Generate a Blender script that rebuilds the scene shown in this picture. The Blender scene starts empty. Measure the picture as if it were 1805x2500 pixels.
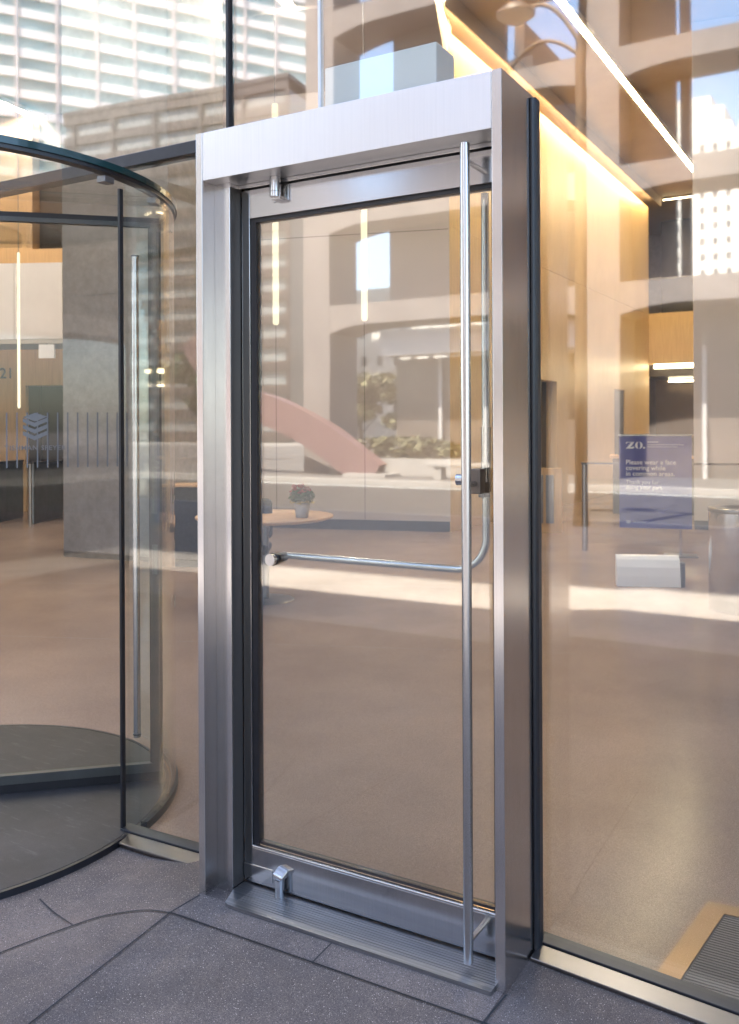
import bpy, math, random
from mathutils import Matrix, Vector
random.seed(7)
R = math.radians
scene = bpy.context.scene
COL = scene.collection

# ------------------------------------------------------------------ materials
def new_mat(name):
    m = bpy.data.materials.new(name); m.use_nodes = True
    nt = m.node_tree; nt.nodes.clear()
    out = nt.nodes.new('ShaderNodeOutputMaterial')
    return m, nt, out

def N(nt, t, **kw):
    n = nt.nodes.new('ShaderNode' + t)
    for k, v in kw.items(): setattr(n, k, v)
    return n

def coords(nt, scale=(1, 1, 1)):
    tc = N(nt, 'TexCoord'); mp = N(nt, 'Mapping')
    mp.inputs['Scale'].default_value = scale
    nt.links.new(tc.outputs['Object'], mp.inputs['Vector'])
    return mp.outputs['Vector']

def noise(nt, vec, scale, detail=4, rough=.6):
    n = N(nt, 'TexNoise'); n.inputs['Scale'].default_value = scale
    n.inputs['Detail'].default_value = detail; n.inputs['Roughness'].default_value = rough
    nt.links.new(vec, n.inputs['Vector']); return n.outputs['Fac']

def ramp(nt, fac, stops):
    r = N(nt, 'ValToRGB'); e = r.color_ramp.elements
    while len(e) < len(stops): e.new(.5)
    for el, (p, c) in zip(e, stops):
        el.position = p; el.color = (*c, 1) if len(c) == 3 else c
    nt.links.new(fac, r.inputs['Fac']); return r.outputs['Color']

def mix(nt, a, b, f, mode='MIX'):
    m = N(nt, 'MixRGB', blend_type=mode)
    for s, v in ((m.inputs['Fac'], f), (m.inputs['Color1'], a), (m.inputs['Color2'], b)):
        if hasattr(v, 'is_linked') or hasattr(v, 'links'): nt.links.new(v, s)
        elif isinstance(v, (int, float)): s.default_value = v
        else: s.default_value = (*v, 1)
    return m.outputs['Color']

def bump(nt, h, strength, dist):
    b = N(nt, 'Bump'); b.inputs['Strength'].default_value = strength
    b.inputs['Distance'].default_value = dist
    nt.links.new(h, b.inputs['Height']); return b.outputs['Normal']

def principled(nt, out, col, rough=.5, metal=0, normal=None, spec=.5, coat=0):
    p = N(nt, 'BsdfPrincipled')
    for key, v in (('Base Color', col), ('Roughness', rough), ('Metallic', metal)):
        if hasattr(v, 'links'): nt.links.new(v, p.inputs[key])
        elif isinstance(v, (int, float)): p.inputs[key].default_value = v
        else: p.inputs[key].default_value = (*v, 1)
    p.inputs['Specular IOR Level'].default_value = spec
    p.inputs['Coat Weight'].default_value = coat
    if normal is not None: nt.links.new(normal, p.inputs['Normal'])
    nt.links.new(p.outputs[0], out.inputs['Surface']); return p

def plain(name, col, rough=.5, metal=0, var=.12, scale=3., bumpd=0, spec=.5):
    m, nt, out = new_mat(name); v = coords(nt)
    f = noise(nt, v, scale, 5)
    lo = tuple(c * (1 - var) for c in col); hi = tuple(min(1, c * (1 + var)) for c in col)
    c = ramp(nt, f, [(.3, lo), (.7, hi)])
    nrm = bump(nt, noise(nt, v, scale * 12, 3), .5, bumpd) if bumpd else None
    principled(nt, out, c, rough, metal, nrm, spec); return m

def steel(name, col, rough, grain=(1, 1, 1), gs=220, var=.05, bd=.00003):
    """brushed stainless steel: streaks of fine noise along the grain"""
    m, nt, out = new_mat(name); v = coords(nt, grain)
    f = noise(nt, v, gs, 3)
    big = noise(nt, coords(nt), 2.2, 3)
    c = ramp(nt, f, [(.3, tuple(x * (1 - var) for x in col)), (.7, tuple(min(1, x * (1 + var)) for x in col))])
    rr = N(nt, 'MapRange'); nt.links.new(big, rr.inputs['Value'])
    rr.inputs['To Min'].default_value = rough * .78; rr.inputs['To Max'].default_value = rough * 1.3
    principled(nt, out, c, rr.outputs['Result'], 1, bump(nt, f, .35, bd) if bd else None); return m

def glass(name, r0=.11, tint=(.96, .985, .975), wav=.0016, ws=.8, stretch=(1, 1, .55), rough=.024):
    """architectural glass: clear transmission plus a Schlick mirror, slightly wavy as tempered panes are"""
    m, nt, out = new_mat(name)
    tr = N(nt, 'BsdfTransparent'); tr.inputs['Color'].default_value = (*tint, 1)
    gl = N(nt, 'BsdfGlossy'); gl.inputs['Roughness'].default_value = rough
    gl.inputs['Color'].default_value = (1, .985, .97, 1)
    if wav:
        nt.links.new(bump(nt, noise(nt, coords(nt, stretch), ws, 1.5), 1, wav), gl.inputs['Normal'])
    lw = N(nt, 'LayerWeight'); lw.inputs['Blend'].default_value = .5
    p5 = N(nt, 'Math', operation='POWER'); p5.inputs[1].default_value = 5
    nt.links.new(lw.outputs['Facing'], p5.inputs[0])
    ma = N(nt, 'Math', operation='MULTIPLY_ADD'); ma.inputs[1].default_value = 1 - r0; ma.inputs[2].default_value = r0
    nt.links.new(p5.outputs[0], ma.inputs[0])
    mx = N(nt, 'MixShader'); nt.links.new(ma.outputs[0], mx.inputs[0])
    nt.links.new(tr.outputs[0], mx.inputs[1]); nt.links.new(gl.outputs[0], mx.inputs[2])
    nt.links.new(mx.outputs[0], out.inputs['Surface']); return m

def emit(name, col, s):
    m, nt, out = new_mat(name); e = N(nt, 'Emission')
    e.inputs['Color'].default_value = (*col, 1); e.inputs['Strength'].default_value = s
    nt.links.new(e.outputs[0], out.inputs['Surface']); return m

def paving(name, base, sp, rough=.75):
    """exposed aggregate paving: fine speckle, rare bright chips, broad stains"""
    m, nt, out = new_mat(name); v = coords(nt)
    n1 = noise(nt, v, 1.7, 6, .65); n2 = noise(nt, v, 360, 2); n4 = noise(nt, v, 5.5, 5, .7)
    c = ramp(nt, n1, [(.3, tuple(x * .66 for x in base)), (.7, tuple(x * 1.3 for x in base))])
    c = mix(nt, c, ramp(nt, n4, [(.32, (.80, .81, .84)), (.68, (1.16, 1.12, 1.07))]), 1., 'MULTIPLY')
    c = mix(nt, c, ramp(nt, n2, [(.3, (.45, .43, .43)), (.72, (1.62, 1.56, 1.54))]), 1., 'MULTIPLY')
    for sc, th, colr in ((260, .15, tuple(x * .75 for x in sp)), (130, .10, sp), (210, .15, tuple(x * .3 for x in base))):
        vo = N(nt, 'TexVoronoi'); vo.inputs['Scale'].default_value = sc
        nt.links.new(v, vo.inputs['Vector'])
        wn = N(nt, 'TexWhiteNoise'); nt.links.new(vo.outputs['Position'], wn.inputs['Vector'])
        a = N(nt, 'Math', operation='LESS_THAN'); a.inputs[1].default_value = th * 1.9
        nt.links.new(vo.outputs['Distance'], a.inputs[0])
        b = N(nt, 'Math', operation='GREATER_THAN'); b.inputs[1].default_value = .80
        nt.links.new(wn.outputs['Value'], b.inputs[0])
        k = N(nt, 'Math', operation='MULTIPLY'); nt.links.new(a.outputs[0], k.inputs[0]); nt.links.new(b.outputs[0], k.inputs[1])
        c = mix(nt, c, colr, k.outputs[0])
    principled(nt, out, c, rough, 0, bump(nt, n2, .4, .0012), .4); return m

def terrazzo(name):
    m, nt, out = new_mat(name); v = coords(nt)
    n1 = noise(nt, v, .55, 4); n2 = noise(nt, v, 260, 2); n3 = noise(nt, v, .8, 2)
    c = ramp(nt, n1, [(.3, (.262, .188, .150)), (.7, (.330, .242, .195))])
    c = mix(nt, c, ramp(nt, n2, [(.3, (.66, .66, .66)), (.7, (1.28, 1.28, 1.28))]), 1., 'MULTIPLY')
    c = mix(nt, c, ramp(nt, n3, [(.35, (.9, .9, .9)), (.65, (1.06, 1.05, 1.03))]), 1., 'MULTIPLY')
    rr = N(nt, 'MapRange'); nt.links.new(n3, rr.inputs['Value'])
    rr.inputs['To Min'].default_value = .20; rr.inputs['To Max'].default_value = .25
    principled(nt, out, c, rr.outputs['Result'], 0, None, .16); return m

def wood(name, base, vs=(9, 9, .35)):
    m, nt, out = new_mat(name)
    f = noise(nt, coords(nt, vs), 6, 6, .65); g = noise(nt, coords(nt), .35, 2)
    c = ramp(nt, f, [(.3, tuple(x * .84 for x in base)), (.7, tuple(min(1, x * 1.1) for x in base))])
    c = mix(nt, c, ramp(nt, g, [(.3, (.92, .9, .88)), (.7, (1.04, 1.04, 1.04))]), 1., 'MULTIPLY')
    principled(nt, out, c, .42, 0, None, .4); return m

def concrete(name, base, vs=(1, 1, 1), joint=0):
    m, nt, out = new_mat(name); v = coords(nt, vs)
    a = noise(nt, v, .9, 6, .7); b = noise(nt, v, 9, 5, .7)
    c = ramp(nt, a, [(.3, tuple(x * .82 for x in base)), (.72, tuple(x * 1.12 for x in base))])
    c = mix(nt, c, ramp(nt, b, [(.35, (.88, .88, .88)), (.65, (1.08, 1.08, 1.08))]), 1., 'MULTIPLY')
    principled(nt, out, c, .8, 0, bump(nt, b, .3, .003), .3); return m

M = {}
M['steel'] = steel('brushed_steel', (.70, .68, .665), .19, (1, 1, .02))
M['steel_h'] = steel('brushed_steel_header', (.66, .645, .64), .37, (1, 1, .02), 120, .025, 0)
M['steel_door'] = steel('brushed_steel_door', (.50, .49, .485), .15, (1, 1, .03), 200)
M['steel_tube'] = plain('satin_steel_tube', (.56, .55, .545), .23, 1, .04, 6)
M['steel_flash'] = plain('steel_flashing', (.20, .187, .178), .30, 1, .06, 5)
M['threshold'] = steel('ribbed_threshold', (.30, .30, .31), .38, (.02, 1, 1), 160, .2, .0006)
M['bronze'] = steel('bronze_frame', (.26, .19, .125), .36, (.03, .03, 1), 120)
M['black'] = plain('black_rubber', (.012, .012, .015), .38, 0, .2, 20)
M['darkmetal'] = plain('dark_metal', (.05, .05, .055), .35, .8, .15, 8)
M['lockmetal'] = plain('lock_case_metal', (.20, .17, .145), .4, .7, .1, 8)
M['liner'] = plain('dark_jamb_liner', (.085, .08, .078), .4, .6, .08, 3)  # shade of the inner reveal put into a near-black tone
M['liner_grey'] = plain('grey_jamb_liner', (.46, .44, .43), .22, 1, .06, 3)  # softer reveal shade put into a greyer steel tone
M['greymetal'] = plain('grey_metal', (.22, .22, .23), .32, .9, .1, 8)
M['wing_metal'] = plain('dark_bronze_rail', (.095, .098, .095), .4, .7, .1, 8)
M['slate'] = None
M['glass'] = glass('facade_glass', .14, wav=.0022)
M['glass_left'] = glass('wavy_facade_glass', .15, wav=.0048, ws=.6)
M['glass_door'] = glass('door_glass', .125, (.95, .98, .965), .0011, .9)
M['glass_mid'] = glass('side_glass', .055, (.96, .98, .97), .0014, .9)
M['glass_low'] = glass('clear_glass', .016, (.965, .985, .975), .0012, 1.5)
M['glass_edge'] = plain('green_glass_edge', (.014, .045, .046), .15, 0, .2, 3)
M['joint_white'] = plain('pale_glass_joint', (.72, .73, .76), .3, 0, .05, 4)
M['frit'] = plain('grey_frit', (.16, .16, .165), .6, 0, .1, 5)
M['decal'] = plain('frosted_decal', (.18, .175, .17), .7, 0, .1, 5)
M['pave'] = paving('aggregate_paving', (.122, .102, .093), (.50, .42, .38))
M['pave_pale'] = paving('pale_border_paving', (.140, .118, .109), (.50, .42, .38))
M['joint'] = plain('paving_joint', (.026, .025, .027), .9, 0, .2, 10)
M['terrazzo'] = terrazzo('polished_terrazzo')
M['asphalt'] = paving('asphalt', (.05, .048, .047), (.11, .10, .10), .9)
M['walk'] = concrete('sunny_sidewalk', (.24, .22, .20))  # even paler tone for the ground beyond the street
M['farwalk'] = concrete('shaded_granite', (.12, .108, .10))  # even darker tone for the far pavement
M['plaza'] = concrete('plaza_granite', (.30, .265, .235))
M['kerb'] = concrete('kerb_stone', (.36, .33, .30))
M['paint'] = plain('road_paint', (.78, .77, .72), .7, 0, .12, 9)
M['yellowpaint'] = plain('yellow_road_paint', (.7, .5, .12), .7, 0, .12, 9)
M['wall_warm'] = wood('pale_oak_panel', (.66, .48, .27))
M['wall_beige'] = plain('beige_panel', (.52, .445, .415), .5, 0, .04, .6)
M['timber'] = wood('oak_veneer', (.62, .40, .21))
M['white'] = plain('white_panel', (.84, .79, .78), .45, 0, .04, 2)
M['whitebox'] = plain('white_box_paint', (.92, .91, .90), .4, 0, .03, 2)
M['ceiling'] = plain('lobby_ceiling', (.50, .42, .34), .7, 0, .06, 1)
M['conc_in'] = concrete('board_concrete', (.32, .29, .27))
M['conc_joint'] = concrete('joint_concrete', (.33, .31, .29))
M['conc_pale'] = plain('pale_column_plaster', (.60, .545, .535), .6, 0, .03, 1.5)
M['dark'] = plain('dark_bronze_panel', (.055, .048, .042), .3, .3, .15, 2)
M['brown'] = plain('brown_lift_panel', (.17, .125, .085), .35, .2, .1, 2)
M['skirt'] = plain('charcoal_skirting', (.06, .06, .065), .5, 0, .1, 4)
M['led'] = emit('warm_led', (1., .87, .72), 13)
M['led_gold'] = emit('golden_led', (1., .74, .40), 12)
M['led_dim'] = emit('dim_warm_led', (1., .78, .48), 3.0)
M['cove'] = emit('warm_cove', (1., .72, .40), 10)
M['tube_led'] = emit('pendant_led', (1., .84, .58), .17)
M['led_hot'] = emit('led_point', (1., .93, .8), 30)
M['navy'] = plain('navy_print', (.035, .05, .26), .4, 0, .08, 6)
M['print_white'] = plain('white_print', (.80, .80, .84), .5, 0, .03, 6)
M['print_grey'] = plain('pale_blue_print', (.42, .44, .62), .5, 0, .03, 6)
M['tablewood'] = wood('table_ash', (.55, .34, .19), (1, 8, 8))
M['chair'] = plain('charcoal_upholstery', (.03, .032, .036), .8, 0, .3, 30, .001)
M['pot'] = plain('grey_ceramic', (.42, .41, .40), .55, 0, .12, 8)
M['leaf'] = plain('geranium_leaf', (.035, .075, .03), .6, 0, .5, 30)
M['petal'] = plain('red_petal', (.32, .02, .035), .6, 0, .3, 40)
M['straw'] = plain('raffia', (.55, .43, .2), .7, 0, .3, 30)
M['conc_ext'] = concrete('sandy_concrete', (.22, .188, .175))
M['conc_ext2'] = concrete('recessed_concrete', (.205, .172, .158))
M['fascia'] = plain('pale_fascia', (.52, .49, .47), .5, 0, .05, 1)
M['storefront'] = plain('bronze_storefront', (.15, .122, .105), .25, 0, .3, .6)
M['spandrel'] = plain('white_spandrel', (.84, .78, .75), .5, 0, .06, .15)
M['pier'] = plain('pale_pier', (.62, .54, .52), .5, 0, .06, .15)
M['tealglass'] = plain('teal_window', (.42, .56, .54), .25, 0, .35, .12)
M['browncl'] = plain('brown_cladding', (.058, .045, .041), .6, 0, .2, .2)
M['bandwin'] = plain('pale_window_band', (.20, .20, .19), .3, 0, .15, .3)
M['whitestone'] = concrete('white_stone', (.62, .58, .53), (.05, .05, .05))
M['winhole'] = plain('shaded_window', (.055, .055, .06), .3, 0, .4, .3)  # even dark tone of the tower windows
M['red'] = plain('red_painted_steel', (.17, .095, .09), .5, 0, .1, .6)
M['lampmetal'] = plain('brown_lamp_paint', (.12, .085, .06), .5, .2, .1, 3)
M['lens'] = plain('lamp_lens', (.6, .58, .52), .25, 0, .05, 3)
M['bark'] = plain('tree_bark', (.09, .065, .045), .9, 0, .3, 6, .01)
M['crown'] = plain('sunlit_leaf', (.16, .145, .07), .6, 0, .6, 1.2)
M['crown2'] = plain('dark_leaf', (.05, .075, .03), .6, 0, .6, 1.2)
M['ribmat'] = None

def slate():
    m, nt, out = new_mat('worn_slate_mat'); v = coords(nt)
    a = noise(nt, v, 2.2, 6, .7); b = noise(nt, coords(nt, (1.5, 9, 1)), 3.2, 6, .75); d = noise(nt, v, 300, 2)
    c = ramp(nt, a, [(.3, (.024, .0215, .021)), (.7, (.050, .045, .044))])
    c = mix(nt, c, (.12, .115, .115), ramp(nt, b, [(.56, (0, 0, 0)), (.72, (.6, .6, .6))]))
    c = mix(nt, c, ramp(nt, d, [(.3, (.75, .75, .75)), (.7, (1.25, 1.25, 1.25))]), 1., 'MULTIPLY')
    principled(nt, out, c, .55, 0, bump(nt, d, .3, .001), .4); return m
M['slate'] = slate()

def ribmat():
    m, nt, out = new_mat('ribbed_mat'); v = coords(nt)
    w = N(nt, 'TexWave', wave_type='BANDS', bands_direction='Y'); w.inputs['Scale'].default_value = 21
    nt.links.new(v, w.inputs['Vector'])
    c = ramp(nt, w.outputs['Fac'], [(.25, (.012, .012, .013)), (.6, (.19, .18, .175))])
    principled(nt, out, c, .5, .4, bump(nt, w.outputs['Fac'], .8, .004), .4); return m
M['ribmat'] = ribmat()

# ------------------------------------------------------------------ mesh helpers
class MB:
    def __init__(s): s.v = []; s.f = []; s.sm = []; s.M = Matrix.Identity(4)
    def at(s, x=0, y=0, z=0, yaw=0):
        s.M = Matrix.Translation((x, y, z)) @ Matrix.Rotation(yaw, 4, 'Z'); return s
    def add(s, vs, fs, smooth=False):
        o = len(s.v); s.v += [tuple(s.M @ Vector(p)) for p in vs]
        s.f += [tuple(i + o for i in f) for f in fs]; s.sm += [smooth] * len(fs); return s
    def box(s, x0, x1, y0, y1, z0, z1):
        return s.add([(x, y, z) for z in (z0, z1) for x, y in ((x0, y0), (x1, y0), (x1, y1), (x0, y1))],
                     [(3, 2, 1, 0), (4, 5, 6, 7), (0, 1, 5, 4), (1, 2, 6, 5), (2, 3, 7, 6), (3, 0, 4, 7)])
    def prism(s, poly, z0, z1, smooth=False):
        n = len(poly)
        s.add([(x, y, z0) for x, y in poly] + [(x, y, z1) for x, y in poly],
              [tuple(range(n - 1, -1, -1)), tuple(range(n, 2 * n))])
        o = [(i, (i + 1) % n, n + (i + 1) % n, n + i) for i in range(n)]
        return s.add([(x, y, z0) for x, y in poly] + [(x, y, z1) for x, y in poly], o, smooth)
    def prism_xz(s, poly, y0, y1):      # outline in X-Z pushed along Y
        n = len(poly)
        return s.add([(x, y0, z) for x, z in poly] + [(x, y1, z) for x, z in poly],
                     [tuple(range(n)), tuple(range(2 * n - 1, n - 1, -1))] + [((i + 1) % n, i, n + i, n + (i + 1) % n) for i in range(n)])
    def hexa(s, b, t):                  # four bottom points, four top points
        return s.add(list(b) + list(t), [(3, 2, 1, 0), (4, 5, 6, 7), (0, 1, 5, 4), (1, 2, 6, 5), (2, 3, 7, 6), (3, 0, 4, 7)])
    def tube(s, pts, r, n=20, caps=True):
        pts = [Vector(p) for p in pts]; rings = []; prev = None
        for i, p in enumerate(pts):
            d = (pts[min(i + 1, len(pts) - 1)] - pts[max(i - 1, 0)]).normalized()
            if prev is None:
                a = d.orthogonal().normalized()
            else:
                a = (prev - d * prev.dot(d)).normalized()
            prev = a; b = d.cross(a); rr = r[i] if isinstance(r, (list, tuple)) else r
            rings.append([tuple(p + (a * math.cos(2 * math.pi * k / n) + b * math.sin(2 * math.pi * k / n)) * rr) for k in range(n)])
        vs = [q for ring in rings for q in ring]
        s.add(vs, [(i * n + k, i * n + (k + 1) % n, (i + 1) * n + (k + 1) % n, (i + 1) * n + k)
                   for i in range(len(pts) - 1) for k in range(n)], True)
        if caps: s.add(rings[0] + rings[-1], [tuple(range(n - 1, -1, -1)), tuple(range(n, 2 * n))])
        return s
    def lathe(s, prof, cx, cy, n=40, smooth=True):
        vs = [(cx + r * math.cos(2 * math.pi * k / n), cy + r * math.sin(2 * math.pi * k / n), z) for r, z in prof for k in range(n)]
        return s.add(vs, [(i * n + k, i * n + (k + 1) % n, (i + 1) * n + (k + 1) % n, (i + 1) * n + k)
                          for i in range(len(prof) - 1) for k in range(n)], smooth)
    def arc(s, cx, cy, r0, r1, a0, a1, z0, z1, n=48):
        vs = []
        for k in range(n + 1):
            a = R(a0 + (a1 - a0) * k / n); c_, s_ = math.cos(a), math.sin(a)
            vs += [(cx + r0 * c_, cy + r0 * s_, z0), (cx + r1 * c_, cy + r1 * s_, z0), (cx + r1 * c_, cy + r1 * s_, z1), (cx + r0 * c_, cy + r0 * s_, z1)]
        fs = [(4 * k + j, 4 * k + (j + 1) % 4, 4 * k + 4 + (j + 1) % 4, 4 * k + 4 + j) for k in range(n) for j in range(4)]
        s.add(vs, fs, False)
        if abs(a1 - a0) < 359.9: s.add(vs[:4] + vs[-4:], [(0, 3, 2, 1), (4, 5, 6, 7)])
        return s
    def build(s, name, mat, parent=None, bevel=0, loc=None):
        me = bpy.data.meshes.new(name)
        o = bpy.data.objects.new(name, me); COL.objects.link(o)
        root = parent
        while root is not None and root.parent is not None: root = root.parent
        off = Vector(root.location) if root is not None else Vector(loc or (0, 0, 0))
        me.from_pydata([tuple(Vector(p) - off) for p in s.v], [], s.f)
        me.polygons.foreach_set('use_smooth', s.sm)
        me.materials.append(mat); me.validate(); me.update()
        import bmesh
        bm = bmesh.new(); bm.from_mesh(me); bmesh.ops.recalc_face_normals(bm, faces=bm.faces); bm.to_mesh(me); bm.free()
        if parent is not None: o.parent = parent
        else: o.location = off
        if bevel:
            bv = o.modifiers.new('edge', 'BEVEL'); bv.width = bevel; bv.segments = 2; bv.limit_method = 'ANGLE'; bv.angle_limit = R(40)
        return o

def tag(o, label=None, cat=None, group=None, kind=None):
    for k, v in (('label', label), ('category', cat), ('group', group), ('kind', kind)):
        if v: o[k] = v
    return o

def thing(name, loc, label, cat, group=None):
    o = bpy.data.objects.new(name, None); COL.objects.link(o); o.location = loc
    o.empty_display_size = .2
    return tag(o, label, cat, group)

def text_part(name, txt, size, mat, parent, mtx, extrude=.001, align='LEFT', bold=0, spacing=1.):
    cu = bpy.data.curves.new(name, 'FONT'); cu.body = txt; cu.size = size; cu.extrude = extrude
    cu.align_x = align; cu.offset = bold; cu.space_character = spacing; cu.resolution_u = 3
    t = bpy.data.objects.new('tmp', cu); COL.objects.link(t)
    bpy.context.view_layer.update()
    me = bpy.data.meshes.new_from_object(t.evaluated_get(bpy.context.evaluated_depsgraph_get()))
    bpy.data.objects.remove(t); bpy.data.curves.remove(cu)
    root = parent
    while root.parent is not None: root = root.parent
    me.transform(Matrix.Translation(-Vector(root.location)) @ mtx)
    me.materials.clear(); me.materials.append(mat); me.name = name
    o = bpy.data.objects.new(name, me); COL.objects.link(o); o.parent = parent; return o

def face_frame(x, y, z, yaw):
    """local X along a vertical sheet, local Y up, local Z towards the street"""
    return Matrix.Translation((x, y, z)) @ Matrix.Rotation(yaw, 4, 'Z') @ Matrix.Rotation(math.pi / 2, 4, 'X')

# ------------------------------------------------------------------ ground
def gz(x):
    if x < -2.5: return -.063
    if x < -2.09: return -.01 - .053 * (-2.09 - x) / .41
    if x < -.96: return -.01
    return -.01 - .07 * (min(x, .0) + .96)

def ground_sheet(x0, x1, y0, y1, dz=0, xs=(-2.5, -2.09, -.96, 0)):
    m = MB(); xx = [x0] + [x for x in xs if x0 < x < x1] + [x1]
    vs = []
    for x in xx: vs += [(x, y0, gz(x) + dz), (x, y1, gz(x) + dz)]
    return m.add(vs, [(2 * i, 2 * i + 2, 2 * i + 3, 2 * i + 1) for i in range(len(xx) - 1)])

tag(ground_sheet(-60, 40, -10.0, 2.69).build('pavement', M['pave']), kind='structure')
tag(ground_sheet(-2.08, -.968, 2.262, 2.40, .003).build('border_paving', M['pave_pale']), kind='structure')

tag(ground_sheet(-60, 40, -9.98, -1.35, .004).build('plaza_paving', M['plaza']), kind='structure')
def strip(pts, w, dz):
    """thin ribbon following the paving surface"""
    m = MB(); vs = []
    for i, p in enumerate(pts):
        a = Vector(pts[max(i - 1, 0)]); b = Vector(pts[min(i + 1, len(pts) - 1)])
        d = (b - a).normalized(); nx, ny = -d.y * w / 2, d.x * w / 2
        vs += [(p[0] + nx, p[1] + ny, gz(p[0]) + dz), (p[0] - nx, p[1] - ny, gz(p[0]) + dz)]
    return m.add(vs, [(2 * i, 2 * i + 1, 2 * i + 3, 2 * i + 2) for i in range(len(pts) - 1)])

def subdiv(a, b, n=24): return [(a[0] + (b[0] - a[0]) * i / n, a[1] + (b[1] - a[1]) * i / n) for i in range(n + 1)]
def smooth_path(p, n=10):
    out = []
    for i in range(len(p) - 1):
        a, b, c, d = (Vector(p[max(0, min(len(p) - 1, j))]) for j in (i - 1, i, i + 1, i + 2))
        for k in range(n):
            t = k / n
            q = .5 * ((2 * b) + (c - a) * t + (2 * a - 5 * b + 4 * c - d) * t * t + (3 * b - a - 3 * c + d) * t ** 3)
            out.append((q.x, q.y))
    return out + [tuple(p[-1])]

jm = MB()
for pts, w in ((smooth_path([(-2.62, 1.35), (-2.53, 1.62), (-2.448, 1.874), (-2.35, 2.09), (-2.30, 2.165), (-2.235, 2.215), (-2.173, 2.245), (-2.086, 2.252)]), .011),
               (subdiv((-2.086, 2.253), (-1.99, 1.25)), .008), (subdiv((-2.086, 2.253), (-2.075, 2.39), 4), .009),
               (subdiv((-2.086, 2.255), (-.957, 2.257)), .009), (subdiv((-1.52, 2.258), (-1.526, 2.395), 4), .008),
               (subdiv((-.957, 2.40), (-.967, 2.257), 4), .010), (subdiv((-.967, 2.257), (-.99, 1.3), 8), .008),
               (subdiv((-.957, 2.257), (1.5, 2.257)), .007),
               (subdiv((-2.618, 2.167), (-2.36, 2.085), 6), .008)):
    s_ = strip(pts, w * .62, .004); jm.add(s_.v, s_.f)
tag(jm.build('paving_joints', M['joint']), kind='structure')

tag(MB().box(-22, 8, 2.66, 31, -.3, -.045).build('lobby_floor', M['terrazzo']), kind='structure')
tag(MB().box(-22, 8, 2.80, 31, 8.02, 8.3).build('lobby_ceiling', M['ceiling']), kind='structure')
fj = MB()
for a, b in (((-2.2, 9.3), (-9.5, 5.8)), ((-2.0, 6.4), (-6.5, 4.6))):
    d = (Vector(b) - Vector(a)).normalized(); n_ = Vector((-d.y, d.x)) * .0018
    fj.add([(a[0] + n_.x, a[1] + n_.y, -.0435), (a[0] - n_.x, a[1] - n_.y, -.0435), (b[0] - n_.x, b[1] - n_.y, -.0435), (b[0] + n_.x, b[1] + n_.y, -.0435)], [(0, 1, 2, 3)])
tag(fj.build('floor_joints', M['frit']), kind='structure')

# street beyond the camera, seen in the glass
tag(MB().box(-60, 40, -10.3, -10.0, -.25, -.045).build('kerb', M['kerb']), kind='structure')
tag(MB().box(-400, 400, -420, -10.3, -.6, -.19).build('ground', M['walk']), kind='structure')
tag(MB().box(-90, 60, -19.0, -10.3, -.19, -.17).build('road', M['asphalt']), kind='structure')
rl = MB()
rl.box(-90, 60, -11.0, -10.85, -.166, -.162).box(-90, 60, -18.5, -18.35, -.166, -.162)
tag(rl.build('road_marking', M['paint']), kind='structure')
tag(MB().box(-90, 60, -19.35, -19.0, -.3, -.02).build('far_kerb', M['kerb']), kind='structure')
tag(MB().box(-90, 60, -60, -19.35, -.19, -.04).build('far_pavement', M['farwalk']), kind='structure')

# ------------------------------------------------------------------ lobby building: glass front, sills, roof
bld = thing('lobby_building', (-1.5, 2.7, 0), 'glass fronted office lobby building behind the steel door portal', 'building')
pg = MB().prism_xz([(-1.761, 2.622), (-.952, 2.622), (-.952, -.10), (.6, -.10), (.6, 8.6), (-1.761, 8.6)], 2.694, 2.706)
pg.build('window_pane', M['glass'], bld)
MB().box(-2.170, -1.772, 2.694, 2.706, 2.622, 8.6).build('window_pane', M['glass_left'], bld)
MB().box(-9.0, -2.181, 2.694, 2.706, 2.715, 8.6).build('window_pane', M['glass_left'], bld)
MB().box(-2.728, -2.095, 2.694, 2.706, -.05, 2.66).build('window_pane', M['glass_mid'], bld)
MB().box(-2.181, -2.170, 2.680, 2.716, 2.622, 8.6).build('mullion', M['black'], bld)
MB().box(-1.7715, -1.7615, 2.690, 2.712, 2.622, 8.6).build('glass_joint', M['joint_white'], bld)
MB().box(-9.0, -2.095, 2.675, 2.74, 2.662, 2.713).build('transom', M['darkmetal'], bld, .003)
# right sill: black glazing channel and stainless flashing, falling with the pavement
def sill(xa, xb, za, zb, name='sill'):
    MB().hexa([(xa, 2.665, za - .045), (xb, 2.665, zb - .045), (xb, 2.712, zb - .045), (xa, 2.712, za - .045)],
              [(xa, 2.665, za + .004), (xb, 2.665, zb + .004), (xb, 2.712, zb + .012), (xa, 2.712, za + .012)]).build('glazing_channel', M['black'], bld, .002)
    fl = MB()
    fl.hexa([(xa, 2.590, za - .022), (xb, 2.590, zb - .022), (xb, 2.662, zb - .014), (xa, 2.662, za - .014)],
            [(xa, 2.590, za - .010), (xb, 2.590, zb - .010), (xb, 2.662, zb - .002), (xa, 2.662, za - .002)])
    fl.build('sill_flashing', M['steel_flash'], bld, .002)
    MB().hexa([(xa, 2.625, za - .12), (xb, 2.625, zb - .12), (xb, 2.69, zb - .12), (xa, 2.69, za - .12)],
              [(xa, 2.625, za - .023), (xb, 2.625, zb - .023), (xb, 2.69, zb - .023), (xa, 2.69, za - .023)]).build('sill_base', M['joint'], bld)
sill(-.955, .6, .012, .012 - .064 * 1.555)
sill(-2.735, -2.092, -.034, -.026)
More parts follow.
